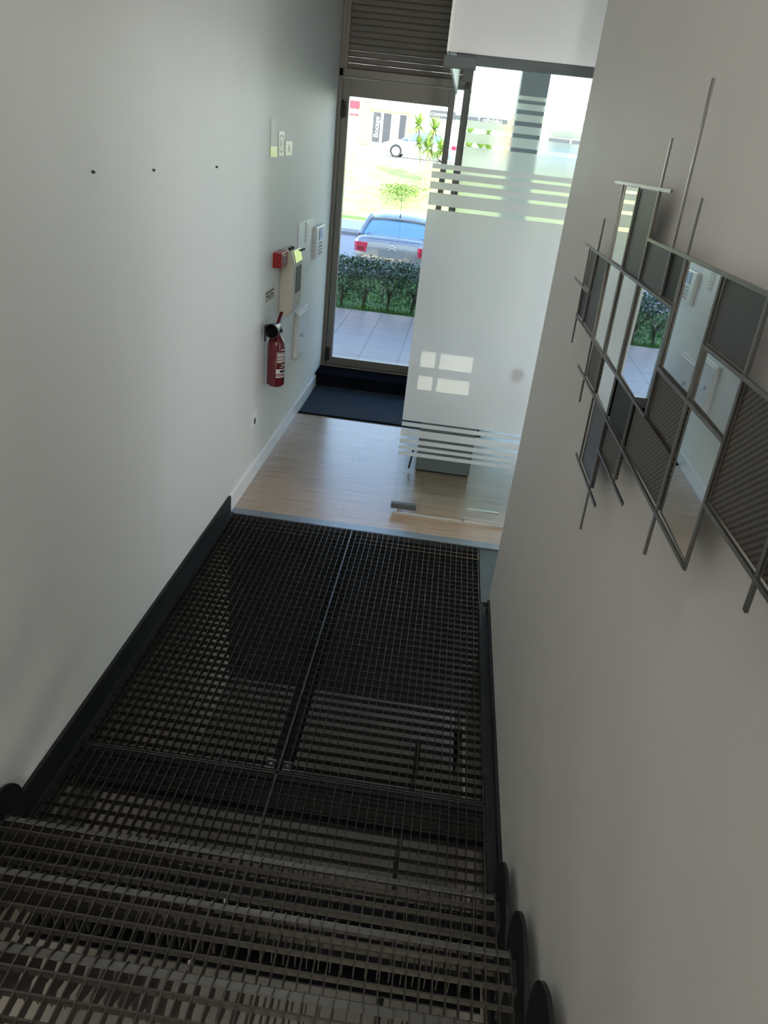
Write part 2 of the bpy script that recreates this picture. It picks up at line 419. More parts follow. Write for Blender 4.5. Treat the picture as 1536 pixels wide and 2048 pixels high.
def side_glass():
    t = thing('glass_screen', (.18, 4.06, .05), 'narrow clear glass pane standing just behind the frosted glass door', 'glass panel')
    box(-.125, .49, 4.055, 4.065, .062, 2.385).build('glass_pane', M_glass, t)
    box(.28, .488, 4.053, 4.067, .052, .062).build('bottom_rail', M_chrome, t)
    t = thing('glass_partition', (3.0, 4.0, 0), 'fixed frosted glass wall of the shop, right of the glass door', 'glass panel')
    box(1.05, 4.98, 4.0, 4.010, .02, 2.385).build('glass_pane', M_glass, t)
    box(1.05, 4.98, 3.9975, 3.9988, .60, 1.95).build('frosted_film', M_film, t)
    MB().box(-.12, 5.0, 4.013, 4.05, 2.387, 2.43).build('head_rail', M_fit, t)
    MB().box(1.03, 5.0, 3.99, 4.02, .0, .02).build('floor_channel', M_fit, t)
side_glass()
struct(box(-.165, XR+1.2, 3.975, 3.99, 0, .012).build('trim_9', mat('floor_seal', (.45, .43, .38), .4)))

# reception desk behind the frosted glass
t = thing('reception_desk', (.12, 4.9, 0), 'low grey desk block behind the frosted glass door', 'desk')
MB().box(-.07, .31, 4.69, 5.35, .012, .50).build('desk_body', M_desk, t, bevel=.003)
MB().box(-.09, .33, 4.69, 5.38, .50, .53).build('desk_top', M_desk, t, bevel=.003)
MB().box(-.06, .30, 4.70, 5.34, 0, .012).build('plinth', M_blackp, t)
MB().path([(-.115, 4.67, .02), (-.105, 4.70, .10), (-.10, 4.72, .14)], .007).build('door_stop', M_blackp)
tag(bpy.data.objects['door_stop'], 'thin dark metal stop standing on the wood floor left of the grey desk', 'door stop')

# door mat
t = thing('door_mat', (-.5, 5.93, 0), 'dark blue carpet mat on the wood floor in front of the black step', 'mat')
MB().box(XL+.022, .4, 5.57, 6.33, .0, .010).build('carpet', M_mat, t, bevel=.003)
MB().box(XL+.016, .406, 5.555, 5.57, 0, .008).build('edge_strip', M_step, t)

# ---------------------------------------------------------------- things on the left wall
X0 = XL
def wall_box(y0, y1, z0, z1, d): return MB().box(X0, X0+d, y0, y1, z0, z1)
# signs
t = thing('wall_sign', (X0, 4.53, 1.886), 'tallest of three small wall signs, white fading to a yellow-green foot', 'sign', 'small signs on the left wall')
wall_box(4.457, 4.615, 1.94, 2.077, .004).build('plate', M_paper, t)
wall_box(4.457, 4.615, 1.886, 1.94, .0045).build('coloured_band', M_signy, t)
t = thing('wall_sign', (X0, 4.715, 1.892), 'middle of three small wall signs, cream with a framed arrow symbol', 'sign', 'small signs on the left wall')
wall_box(4.65, 4.785, 1.892, 2.022, .004).build('plate', M_sign, t)
k = MB()
for a in ((4.675, 4.765, 1.995, 2.002), (4.675, 4.765, 1.912, 1.917), (4.675, 4.682, 1.912, 2.0), (4.758, 4.765, 1.912, 2.0)): k.box(X0+.004, X0+.0048, *a)
k.prism([(4.705, 1.94), (4.705, 1.975), (4.74, 1.957)], 'x', X0+.004, X0+.0048)
k.build('symbol', M_ink2, t)
t = thing('wall_sign', (X0, 4.92, 1.895), 'lowest and palest of three small wall signs, plain beige', 'sign', 'small signs on the left wall')
wall_box(4.827, 5.01, 1.895, 1.974, .004).build('plate', M_sign, t)
MB().lathe([(0, 0), (.022, 0), (.022, .0006), (0, .0006)], (X0+.004, 4.92, 1.932), 'x').build('symbol', mat('ink_pink', (.70, .58, .47), .5), t)
# flush access cover with a strip of switches
t = thing('access_cover', (X0, 5.6, 1.06), 'large white flush cover plate on the wall beside the keypad', 'cover')
wall_box(5.32, 5.855, 1.065, 1.47, .006).build('plate', M_base, t, bevel=.001)
wall_box(5.552, 5.64, 1.315, 1.46, .012).build('switch_strip', M_white, t, bevel=.002)
k = MB()
for i in range(5): k.box(X0+.012, X0+.014, 5.575, 5.615, 1.33+i*.025, 1.336+i*.025)
k.build('switch', M_ink2, t)
# alarm keypad
t = thing('alarm_keypad', (X0, 6.1, 1.15), 'white alarm keypad with a small display next to the door frame', 'keypad')
wall_box(5.86, 6.22, 1.165, 1.40, .035).build('housing', M_white, t, bevel=.006)
MB().box(X0+.035, X0+.040, 5.98, 6.12, 1.30, 1.385).build('display', M_disp, t)
k = MB()
for i in range(4):
    for j in range(3): k.box(X0+.035, X0+.039, 5.98+j*.05, 6.01+j*.05, 1.19+i*.025, 1.203+i*.025)
k.build('key', M_ink2, t)
# beige unit
t = thing('wall_dispenser', (X0, 4.93, .95), 'tall beige plastic wall unit with a recessed dark window and painted yellow-green reflection on top', 'dispenser')
o = MB().prism([(X0, .95), (X0+.055, .925), (X0+.095, .975), (X0+.095, 1.27), (X0+.075, 1.345), (X0, 1.352)], 'y', 4.80, 5.06)
o.build('housing', M_beige, t, bevel=.008)
MB().box(X0+.0945, X0+.0965, 4.86, 5.02, 1.075, 1.245).build('dark_window', M_ink, t)
MB().box(X0+.0946, X0+.0970, 4.875, 4.965, 1.09, 1.235).build('inner_glass', M_dark, t)
MB().prism([(X0+.096, 1.272), (X0+.077, 1.345), (X0+.0785, 1.347), (X0+.098, 1.273)], 'y', 4.84, 5.04).build('top_reflection', mat('yellow_reflection', (.72, .74, .30), .15), t)  # yellow-green reflection on the top edge, put into the colour
for y in (4.85, 4.93): MB().tube((X0+.05, y, 1.345), (X0+.05, y, 1.362), .010).build('knob', M_blackp, t, smooth=True)
MB().tube((X0+.085, 5.03, 1.33), (X0+.10, 5.08, 1.335), .007).build('side_pin', M_blackp, t, smooth=True)
k = MB().box(X0+.094, X0+.0965, 4.93, 4.955, 1.0, 1.008); k.build('marking', M_ink, t)
t = thing('fire_call_point', (X0, 4.65, 1.26), 'small red fire alarm box on the wall left of the beige unit', 'alarm')
wall_box(4.60, 4.77, 1.265, 1.355, .055).build('housing', M_redp, t, bevel=.003)
MB().box(X0+.055, X0+.057, 4.63, 4.74, 1.285, 1.335).build('front_plate', M_red, t)
# framed pictogram sign
t = thing('pictogram_plate', (X0, 4.535, 1.065), 'small cream plate with black pictograms above the fire extinguisher', 'sign')
wall_box(4.415, 4.655, 1.068, 1.152, .004).build('plate', M_sign, t)
k = MB().box(X0+.004, X0+.005, 4.43, 4.64, 1.128, 1.138)
for i in range(4):
    y = 4.435 + i*.053
    k.box(X0+.004, X0+.005, y, y+.008, 1.08, 1.12).box(X0+.004, X0+.005, y+.03, y+.038, 1.08, 1.12).box(X0+.004, X0+.005, y, y+.038, 1.112 - .008*(i % 2), 1.12 - .008*(i % 2))
k.build('pictogram', M_ink, t)
# small electric cabinet
t = thing('electric_cabinet', (X0, 5.53, .5), 'narrow white metal cabinet with a lock knob right of the extinguisher', 'cabinet')
wall_box(5.34, 5.72, .505, .85, .028).build('body', M_base, t, bevel=.003)
wall_box(5.365, 5.695, .53, .825, .033).build('door', M_white, t, bevel=.002)
MB().tube((X0+.03, 5.45, .665), (X0+.05, 5.45, .665), .014).build('lock_knob', M_chrome, t, smooth=True)
# socket
t = thing('wall_socket', (X0, 4.2, .35), 'white wall socket just above the skirting board', 'socket')
wall_box(4.14, 4.27, .355, .435, .012).build('plate', M_white, t, bevel=.003)
MB().lathe([(0, 0), (.022, 0), (.022, .002), (.018, .002), (.018, -.004), (0, -.004)], (X0+.012, 4.205, .395), 'x').build('outlet', M_ink2, t)
for y, z, w_ in ((2.29, 1.846, 'nearest to the stairs'), (2.757, 1.844, 'middle of three'), (3.48, 1.846, 'nearest to the door')):
    s_ = MB().lathe([(0, 0), (.005, 0), (.004, .008), (0, .008)], (X0, y, z), 'x', n=10).build('wall_screw', M_blackp)
    tag(s_, 'tiny dark screw in the bare left wall, ' + w_, 'screw', 'screws in a row on the left wall')

# fire extinguisher
def extinguisher():
    cx, cy = -1.035, 4.46
    t = thing('fire_extinguisher', (cx, cy, .562), 'red fire extinguisher with black discharge horn hanging on the left wall', 'fire extinguisher')
    R_ = .056
    MB().lathe([(0, 0), (R_*.8, .0), (R_, .012), (R_, .25), (R_*.93, .28), (R_*.7, .305), (.024, .325), (.020, .340)], (cx, cy, .562)).build('cylinder', M_red, t, smooth=True)
    def band(z0, z1, a0, a1, m_, nm, dr=.0008):
        z0 += .052; z1 += .052
        k = MB(); n = 14
        for i in range(n):
            a, b = (math.radians(a0+(a1-a0)*j/n) for j in (i, i+1))
            for rr in (0,):
                k.add([(cx+(R_+dr)*math.cos(a), cy+(R_+dr)*math.sin(a), z0), (cx+(R_+dr)*math.cos(b), cy+(R_+dr)*math.sin(b), z0),
                       (cx+(R_+dr)*math.cos(b), cy+(R_+dr)*math.sin(b), z1), (cx+(R_+dr)*math.cos(a), cy+(R_+dr)*math.sin(a), z1)], [(0, 1, 2, 3)])
        return k.build(nm, m_, t)
    for z0, z1, a0, a1 in ((.732, .736, -75, 20), (.708, .728, -70, 20), (.690, .703, -70, 20), (.672, .685, -70, 20), (.652, .660, -40, 10), (.640, .644, -50, 15), (.60, .630, -75, 25), (.59, .594, -75, 25), (.575, .584, -75, 25), (.748, .756, -45, 15)):
        band(z0, z1, a0, a1, M_paper, 'printed_label')
    band(.607, .623, -50, 0, M_ink, 'printed_label', .0014)
    for z in (.712, .718, .694, .676): band(z, z+.0025, -66, 16, M_red, 'printed_label', .0014)
    MB().tube((cx, cy, .895), (cx, cy, .935), .020).tube((cx-.0, cy, .915), (cx+.035, cy, .915), .010).build('valve', M_blackp, t, smooth=True)
    # levers
    MB().prism([(cy-.03, .940), (cy-.02, .930), (cy+.03, .938), (cy+.075, .965), (cy+.12, 1.0), (cy+.112, 1.010), (cy+.06, .988), (cy+.01, .960)], 'x', cx-.010, cx+.012).build('lever', M_red, t, bevel=.002)
    MB().prism([(cy-.005, .935), (cy+.07, .932), (cy+.125, .890), (cy+.115, .880), (cy+.06, .918), (cy-.005, .92)], 'x', cx-.010, cx+.012).build('carry_handle', M_red, t, bevel=.002)
    # horn, mouth towards the stairs
    a, b = Vector((cx+.01, cy+.01, .945)), Vector((cx-.005, cy-.125, .935))
    dn = (b-a).normalized(); u = dn.orthogonal().normalized(); w_ = dn.cross(u); vs = []; n = 24
    prof = [(0, .014), (.25, .022), (.6, .036), (1.0, .046), (1.0, .040), (.5, .028), (.35, .01)]
    for s_, rr in prof:
        for i in range(n):
            an = 2*math.pi*i/n; vs.append(a + (b-a)*s_ + (u*math.cos(an)+w_*math.sin(an))*rr)
    fs = [(k*n+i, k*n+(i+1) % n, (k+1)*n+(i+1) % n, (k+1)*n+i) for k in range(len(prof)-1) for i in range(n)]
    fs += [tuple(range(n)), tuple((len(prof)-1)*n+i for i in range(n))]
    MB().add(vs, fs).build('discharge_horn', M_blackp, t, smooth=True)
    MB().box(XL, cx-.02, cy-.012, cy+.012, .895, .915).box(XL, XL+.006, cy-.02, cy+.02, .84, .94).build('wall_bracket', M_blackp, t)
extinguisher()

# ---------------------------------------------------------------- steel grating floor
PIT = .0303
def grating(x0, x1, y0, y1, label, group='grating panels of the landing'):
    t = thing('floor_grating', ((x0+x1)/2, (y0+y1)/2, 0), label, 'grating', group)
    k = MB(); n = round((x1-x0)/PIT)
    for i in range(1, n):
        x = x0 + (x1-x0)*i/n
        k.box(x-.0012, x+.0012, y0+.004, y1-.004, -.030, 0)
    k.build('bearing_bars', M_grat, t); k = MB()
    mN = round((y1-y0)/.0437)
    for j in range(1, mN):
        y = y0 + (y1-y0)*j/mN
        k.box(x0+.004, x1-.004, y-.0012, y+.0012, -.024, -.0045)
    k.build('cross_bars', M_cross, t)
    fr = MB()
    fr.box(x0, x0+.0028, y0, y1, -.032, .001).box(x1-.0028, x1, y0, y1, -.032, .001).box(x0, x1, y0, y0+.0035, -.032, .001).box(x0, x1, y1-.0035, y1, -.032, .001)
    fr.build('edge_frame', M_edge, t)
    return t
SX = -.371
grating(XL+.030, SX-.0008, 1.838, 3.69, 'large dark steel grating panel along the left wall, touching the wood floor')
grating(SX+.0008, .364, 1.838, 3.69, 'large dark steel grating panel along the right wall, touching the wood floor')
grating(XL+.030, SX-.0008, 1.36, 1.832, 'short dark steel grating panel at the foot of the stairs, left wall side')
grating(SX+.0008, .364, 1.36, 1.832, 'short dark steel grating panel at the foot of the stairs, right wall side')
for dx, w_ in ((-.030, 'left of the centre seam'), (.030, 'right of the centre seam')):
    t = thing('grating_clip', (SX+dx, 1.862, .002), 'small steel clip with screw holding the grating, ' + w_, 'clip', 'clips at the centre of the landing')
    c = SX+dx
    MB().box(c-.016, c+.016, 1.845, 1.885, .0005, .003).build('plate', M_black, t)
    for y in (1.845, 1.882): MB().box(c-.016, c+.016, y, y+.003, .003, .006).build('folded_edge', M_chrome, t)
    MB().tube((c, 1.865, .003), (c, 1.865, .007), .005).build('screw', M_chrome, t, smooth=True)
# supporting beams
def beam(name, a, label):
    o = MB()
    x0, x1, y0, y1, z0, z1 = a
    if (x1-x0) > (y1-y0):
        ym = (y0+y1)/2
        o.box(x0, x1, y0, y1, z1-.008, z1).box(x0, x1, ym-.004, ym+.004, z0, z1).box(x0, x1, y0, y1, z0, z0+.008)
    else:
        xm = (x0+x1)/2
        o.box(x0, x1, y0, y1, z1-.008, z1).box(xm-.004, xm+.004, y0, y1, z0, z1).box(x0, x1, y0, y1, z0, z0+.008)
    return tag(o.build('steel_beam', M_black), label, 'beam')
beam('b', (XL, XR, 1.78, 1.88, -.17, -.033), 'black steel cross beam under the seam of the grating landing')
beam('b', (XL, XR, 1.38, 1.60, -.42, -.25), 'lower black cross beam below the foot of the stairs')
beam('b', (SX-.03, SX+.03, 1.89, 3.71, -.12, -.033), 'black steel beam running under the centre seam of the landing')
t = MB().path([(.10, 1.5, -.95), (.13, 1.9, -.9), (.11, 2.2, -.8), (.14, 2.35, -.45), (.13, 2.3, -.2)], .012).build('hanging_cable', M_blackp)
tag(t, 'black cable hanging below the grating near the right wall', 'cable')

tag(MB().tube((XR-.012, 2.44, -.675), (XR-.012, 3.08, -.71), .012).build('lit_slit_strip', M_white), 'thin white strip painted as a lit slit on the lower wall, glimpsed through the right-hand grating panel', 'streak')  # white tube stands in for a slit of light below the grating

# ---------------------------------------------------------------- stairs
NY, RISE, GO = 1.392, .165, .2665
def tread(k, first):
    yn = NY - GO*(k-1); z = RISE*k; y0 = yn - .285
    labs = {1: 'lowest grating stair tread, just above the landing', 2: 'second grating stair tread from the bottom', 3: 'third grating stair tread from the bottom, at the lower edge of the view',
            4: 'fourth grating stair tread from the bottom, nearest below the camera'}
    t = thing('stair_tread', (-.37, yn, z), labs.get(k, '%s grating stair tread from the bottom of the flight' % {5: 'fifth', 6: 'sixth', 7: 'seventh', 8: 'eighth'}.get(k)), 'stair tread', 'grating treads of the staircase')
    return t
def tread_parts(t):
    """built at the origin of tread 1 in its own local frame"""
    yn = NY; z = RISE; y0 = yn - .275
    x0, x1 = XL+.045, .358
    n = round((x1-x0)/PIT)
    # bearing-bar profile: flat top, rounded nose that curls under, scalloped foot
    pts = [(y0, z)]
    pts += [(yn-.030, z)]
    for a in range(75, -91, -15): pts.append((yn-.030+.030*math.cos(math.radians(a)), z-.030+.030*math.sin(math.radians(a))))
    pts += [(yn-.045, z-.055), (yn-.062, z-.046), (yn-.078, z-.034), (yn-.10, z-.030), (y0+.06, z-.030), (y0+.035, z-.036), (y0+.012, z-.052), (y0, z-.056)]
    k = MB()
    for i in range(n+1):
        x = x0 + (x1-x0)*i/n
        w_ = .0014 if abs(x-SX) > PIT*.6 else .0026
        k.prism(pts, 'x', x-w_, x+w_)
    for j in range(1, 6):
        y = yn - .012 - j*.0445
        k.box(x0, x1, y-.0022, y+.0022, z-.020, z-.002)
    k.build('bar_mesh', M_tread, t)
    ns = MB()
    ns.prism([(yn-.006, z-.020), (yn-.030, z-.004), (yn-.032, z-.007), (yn-.008, z-.024)], 'x', x0, x1)
    ns.build('nosing', M_nose, t)
    for xa, xb in ((XL+.016, XL+.026), (XR-.036, XR-.026)):
        cy, cz, R_ = yn-.028, z-.045, .122
        ol = [(cy+R_*math.cos(math.radians(a)), cz+R_*math.sin(math.radians(a))) for a in range(-90, 91, 10)]
        ol += [(cy-.07, cz+R_*.93), (cy-.15, cz+R_*.62), (cy-.21, cz+.02), (cy-.24, cz-R_)]
        MB().prism(ol, 'x', xa, xb).build('end_plate', M_black, t)
    for xa, xb in ((.355, XR-.036), (XL+.026, XL+.047)): MB().box(xa, xb, yn-.10, yn-.03, z-.045, z-.010).build('end_bracket', M_black, t, bevel=.002)
    MB().tube((SX, yn-.165, z-.012), (SX, yn-.165, z-.002), .006, n=6).build('fixing_bolt', M_chrome, t)
t1 = tread(1, True); tread_parts(t1)
kids = list(t1.children)
for k in range(2, 9):
    tk = tread(k, False)
    for c in kids:
        o = c.copy(); COL.objects.link(o); o.parent = tk
for xa, xb, w_ in ((XL+.002, XL+.015, 'left'), (XR-.025, XR-.013, 'right')):
    pts = [(1.62, -.20), (1.55, -.04), (NY-.02, RISE-.085), (NY-GO*8, RISE*9-.085), (NY-GO*8, RISE*9-.36), (1.05, -.20)]
    o = MB().prism(pts, 'x', xa, xb).build('stair_stringer', M_black)
    tag(o, 'black steel stringer carrying the treads along the %s wall' % w_, 'stringer')

# ---------------------------------------------------------------- wall art on the right wall
def art():
    t = thing('wall_art', (XR, 1.5, 1.65), 'abstract metal wall sculpture of thin crossing rods with mirror and dark panels', 'wall art')
    RX0, RX1 = .3675, .3715; h = .0036
    def vrod(a, b):
        (ya, za), (yb, zb) = a, b
        MB().prism([(ya-h, za), (ya+h, za), (yb+h, zb), (yb-h, zb)], 'x', RX0, RX1).build('rod', M_rod, t)
    def hrod(z, y0, y1):
        MB().box(RX0-.0010, RX1-.0010, min(y0, y1), max(y0, y1), z-.0030, z+.0030).build('rod', M_rod, t)
    for a, b in (((1.384, 2.151), (1.354, 1.812)), ((1.556, 2.069), (1.503, 1.271)), ((1.273, 1.98), (1.251, 1.626)), ((2.05, 1.894), (2.037, 1.627)),
                 ((2.172, 1.815), (2.138, 1.553)), ((1.909, 1.985), (1.837, 1.469)), ((1.732, 1.985), (1.678, 1.368)), ((1.347, 1.626), (1.339, 1.462)),
                 ((1.079, 1.894), (1.056, 1.459)), ((.907, 1.894), (.891, 1.528)), ((.716, 1.80), (.702, 1.587)), ((.50, 1.95), (.49, 1.50))): vrod(a, b)
    for a in ((1.982, 2.011, 1.459), (1.812, 2.256, 1.262), (1.893, 1.548, .35), (1.708, 2.317, 2.045), (1.627, 2.156, 1.25), (1.532, 1.954, .89), (1.368, 1.726, 1.424),
              (1.461, 1.508, 1.238), (1.713, 1.258, .90), (1.795, 1.072, .35), (1.627, .895, .35)): hrod(*a)
    def yy(y, z): return y + .055*(z-1.65)
    g = .005
    def pan(y0, y1, z0, z1, m_, nm, tilt=0):
        ya, yb = y0+g, y1-g; za, zb = z0+g, z1-g
        k = MB().prism([(yy(ya, za), za), (yy(yb, za), za), (yy(yb, zb), zb), (yy(ya, zb), zb)], 'x', .3722, .377)
        if tilt:
            k.v = [(x+(y-yb)*tilt, y, z) for x, y, z in k.v]
        k.build(nm, m_, t)
    MI, ME, DK = (M_mirror, 'mirror_panel'), (M_mesh, 'mesh_panel'), (M_dark, 'dark_panel')
    pan(2.037, 2.158, 1.708, 1.812, *ME); pan(2.037, 2.158, 1.627, 1.708, M_bmir, 'black_glass_panel')
    pan(1.868, 2.037, 1.627, 1.812, *DK)
    pan(1.700, 1.880, 1.812, 1.982, *MI); pan(1.540, 1.715, 1.812, 1.982, *DK)
    pan(1.699, 1.868, 1.627, 1.812, *MI, tilt=.016); pan(1.525, 1.699, 1.627, 1.812, *MI, tilt=.016)
    pan(1.348, 1.525, 1.812, 1.893, *DK); pan(1.258, 1.348, 1.812, 1.893, M_bmir, 'black_glass_panel')
    pan(1.253, 1.525, 1.627, 1.812, *MI, tilt=.016)
    pan(1.066, 1.257, 1.713, 1.893, *MI)
    pan(.897, 1.066, 1.795, 1.893, *DK); pan(.897, 1.066, 1.713, 1.795, *MI, tilt=.016)
    pan(1.062, 1.342, 1.532, 1.627, *ME); pan(1.062, 1.252, 1.627, 1.713, *ME)
    pan(.896, 1.064, 1.532, 1.713, *MI, tilt=.016)
    pan(1.688, 1.853, 1.532, 1.627, *ME); pan(1.515, 1.688, 1.532, 1.627, *MI, tilt=.016); pan(1.343, 1.515, 1.532, 1.627, M_bmir, 'black_glass_panel')
    pan(1.515, 1.690, 1.368, 1.532, M_blue, 'slate_panel'); pan(1.348, 1.512, 1.461, 1.532, *ME)
    pan(.708, .896, 1.627, 1.795, *ME); pan(.50, .708, 1.627, 1.795, *ME); pan(.50, .708, 1.795, 1.893, *DK)
    for y, z in ((1.8, 1.70), (1.2, 1.68), (.8, 1.70), (1.6, 1.45)):
        MB().tube((.383, y, z), (XR, y, z), .008).build('stand_off', M_rod, t)
art()

# ---------------------------------------------------------------- outside: terrace, hedge, street
struct(box(-8, 14, 6.80, 9.18, .02, .15).build('floor_terrace', M_tile))
t = thing('concrete_column', (.58, 8.9, .15), 'square grey column on the terrace outside the shop window', 'column')
MB().box(.435, .725, 8.75, 9.04, .15, 3.3).build('shaft', M_col, t, bevel=.01)
MB().box(.42, .74, 8.735, 9.055, .15, .25).build('base', M_col, t, bevel=.005)
struct(box(-10, 15, 6.9, 9.2, 3.3, 3.5).build('ceiling_terrace', M_fac))
fw = MB().box(-12, XL-.18, 6.75, 6.95, .1, 4.75).box(XL-.18, XL, 6.76, 6.9, 0, 3.3).box(XL, -.05, 6.76, 6.9, 3.7, 4.75).box(5.0, 15, 6.75, 6.95, .1, 4.75)
struct(fw.build('wall_front', M_fac))
struct(box(-12, 20, -6, 6.9, 4.76, 17).build('wall_upper_storeys', M_fac))
struct(box(-30, 30, 9.18, 12.0, -.2, .10).build('ground_verge', M_grass))
# street and rising bank
def ground(name, pts, m_):
    k = MB()
    for (ya, za), (yb, zb) in zip(pts[:-1], pts[1:]):
        k.add([(-60, ya, za), (60, ya, za), (60, yb, zb), (-60, yb, zb)], [(0, 1, 2, 3)])
    return struct(k.build(name, m_))
ground('floor_street', [(11.8, -.5), (12.2, -.85), (27.2, -.80)], M_road)
struct(box(-60, 60, 26.2, 27.2, -.9, -.70).build('trim_kerb', M_kerb))
ground('floor_pavement', [(27.2, -.70), (30.8, -.68)], mat('pavement', (.40, .42, .46), .8, noise=.06, nscale=4))
ground('ground_grass_bank', [(30.8, -.68), (33.5, -.45), (45.0, 1.50)], M_grassb)
struct(box(-60, 60, 30.8, 32.6, -.9, -.62).build('ground_grass_shade', M_grass))  # darker strip: shade at the foot of the bank put into the colour
ground('floor_far_street', [(45.0, 1.50), (49, 1.60), (50, 1.95), (53, 2.05)], mat('far_paving', (.62, .62, .60), .8))

def leaf_cloud(k, n, fn, size, asp=.5):
    for _ in range(n):
        p = Vector(fn()); q = Vector((random.gauss(0, 1), random.gauss(0, 1), random.gauss(0, 1)+.6)).normalized()
        u = q.orthogonal().normalized(); u.rotate(Matrix.Rotation(random.random()*6.28, 3, q)); w_ = q.cross(u)
        L = size*random.uniform(.6, 1.3); b = L*asp
        k.add([p-u*L, p-w_*b+q*L*.1, p+u*L, p+w_*b+q*L*.1], [(0, 1, 2, 3)])
def hedge(x0, x1, label):
    cx = (x0+x1)/2
    t = thing('clipped_hedge', (cx, 9.65, .1), label, 'hedge', 'hedge plants along the terrace')
    k = MB()
    def top():
        x = random.uniform(x0-.05, x1+.05); y = random.uniform(9.25, 10.05)
        return (x, y, .64 + random.gauss(0, .03) - .12*max(0, (9.40-y)/.15))
    def front():
        z = .30+.33*random.random()**.8
        return (random.uniform(x0-.05, x1+.05), 9.24+random.random()**2*.35+.05*math.sin(x0*7), z)
    def back(): return (random.uniform(x0-.05, x1+.05), random.uniform(9.6, 10.05), random.uniform(.35, .62))
    def low():
        return (random.uniform(x0, x1), random.uniform(9.25, 9.9), random.uniform(.12, .38))
    w_ = x1-x0
    leaf_cloud(k, int(2600*w_), top, .019); leaf_cloud(k, int(1500*w_), front, .018); leaf_cloud(k, int(500*w_), back, .02); leaf_cloud(k, int(420*w_), low, .018)
    k.build('foliage', M_leaf, t)
    s_ = MB()
    for j in range(2):
        bx = x0 + w_*(.28+.45*j)+random.uniform(-.04, .04)
        s_.tube((bx, 9.6, .08), (bx+.02, 9.6, .36), .022, .015, n=8)
        for q in range(7):
            a = random.random()*6.28; rr = random.uniform(.12, .3)
            s_.tube((bx+.02, 9.6, .18+.12*random.random()), (bx+rr*math.cos(a), 9.62+.22*math.sin(a), .55), .008, .004, n=5)
    s_.build('stem', M_stem, t)
xs = [-3.2, -2.5, -1.85, -1.25, -.62, .0, .7, 1.5, 2.4, 3.4]
names = ['hedge shrub at the far left, hidden by the wall', 'hedge shrub second from the left behind the terrace', 'hedge shrub just left of the door opening', 'bushy hedge shrub in the left half of the door glass', 'bushy hedge shrub in the right half of the door glass, below the car',
         'hedge shrub behind the frosted glass door', 'hedge shrub behind the grey column', 'hedge shrub right of the grey column', 'hedge shrub at the far right end of the terrace']
for i in range(2, 8): hedge(xs[i], xs[i+1], names[i])
# grass tufts at the hedge foot
k = MB()
for _ in range(5000):
    x, y = random.uniform(-2.6, 2.5), random.uniform(9.9, 12); a = random.random()*6.28; h_ = random.uniform(.05, .13); b = .006
    k.add([(x-b*math.cos(a), y-b*math.sin(a), .1), (x+b*math.cos(a), y+b*math.sin(a), .1), (x+random.gauss(0, .03), y+random.gauss(0, .03), .1+h_)], [(0, 1, 2)])
for _ in range(2200):
    x, y = random.uniform(-2.6, 2.5), random.uniform(9.2, 9.5); a = random.random()*6.28; h_ = random.uniform(.04, .12); b = .006
    k.add([(x-b*math.cos(a), y-b*math.sin(a), .1), (x+b*math.cos(a), y+b*math.sin(a), .1), (x+random.gauss(0, .03), y+random.gauss(0, .03), .1+h_)], [(0, 1, 2)])
tag(k.build('grass_blades', mat('grass_blade', (.09, .24, .035), .8)), 'green grass growing under and behind the hedge', 'grass', kind='stuff')
# wire fence behind the hedge
t = thing('wire_fence', (0, 10.15, .1), 'wire mesh fence seen through the gaps of the hedge', 'fence')
k = MB()
x = -2.6
while x < 2.6: k.box(x, x+.004, 10.148, 10.152, .1, .52); x += .045
z = .12
while z < .53: k.box(-2.6, 2.6, 10.150, 10.154, z, z+.004); z += .045
k.build('wire_mesh', M_wire, t)
for x in (-2.6, -.9, .8, 2.5): MB().tube((x, 10.16, .08), (x, 10.16, .56), .02).build('post', M_wire, t)

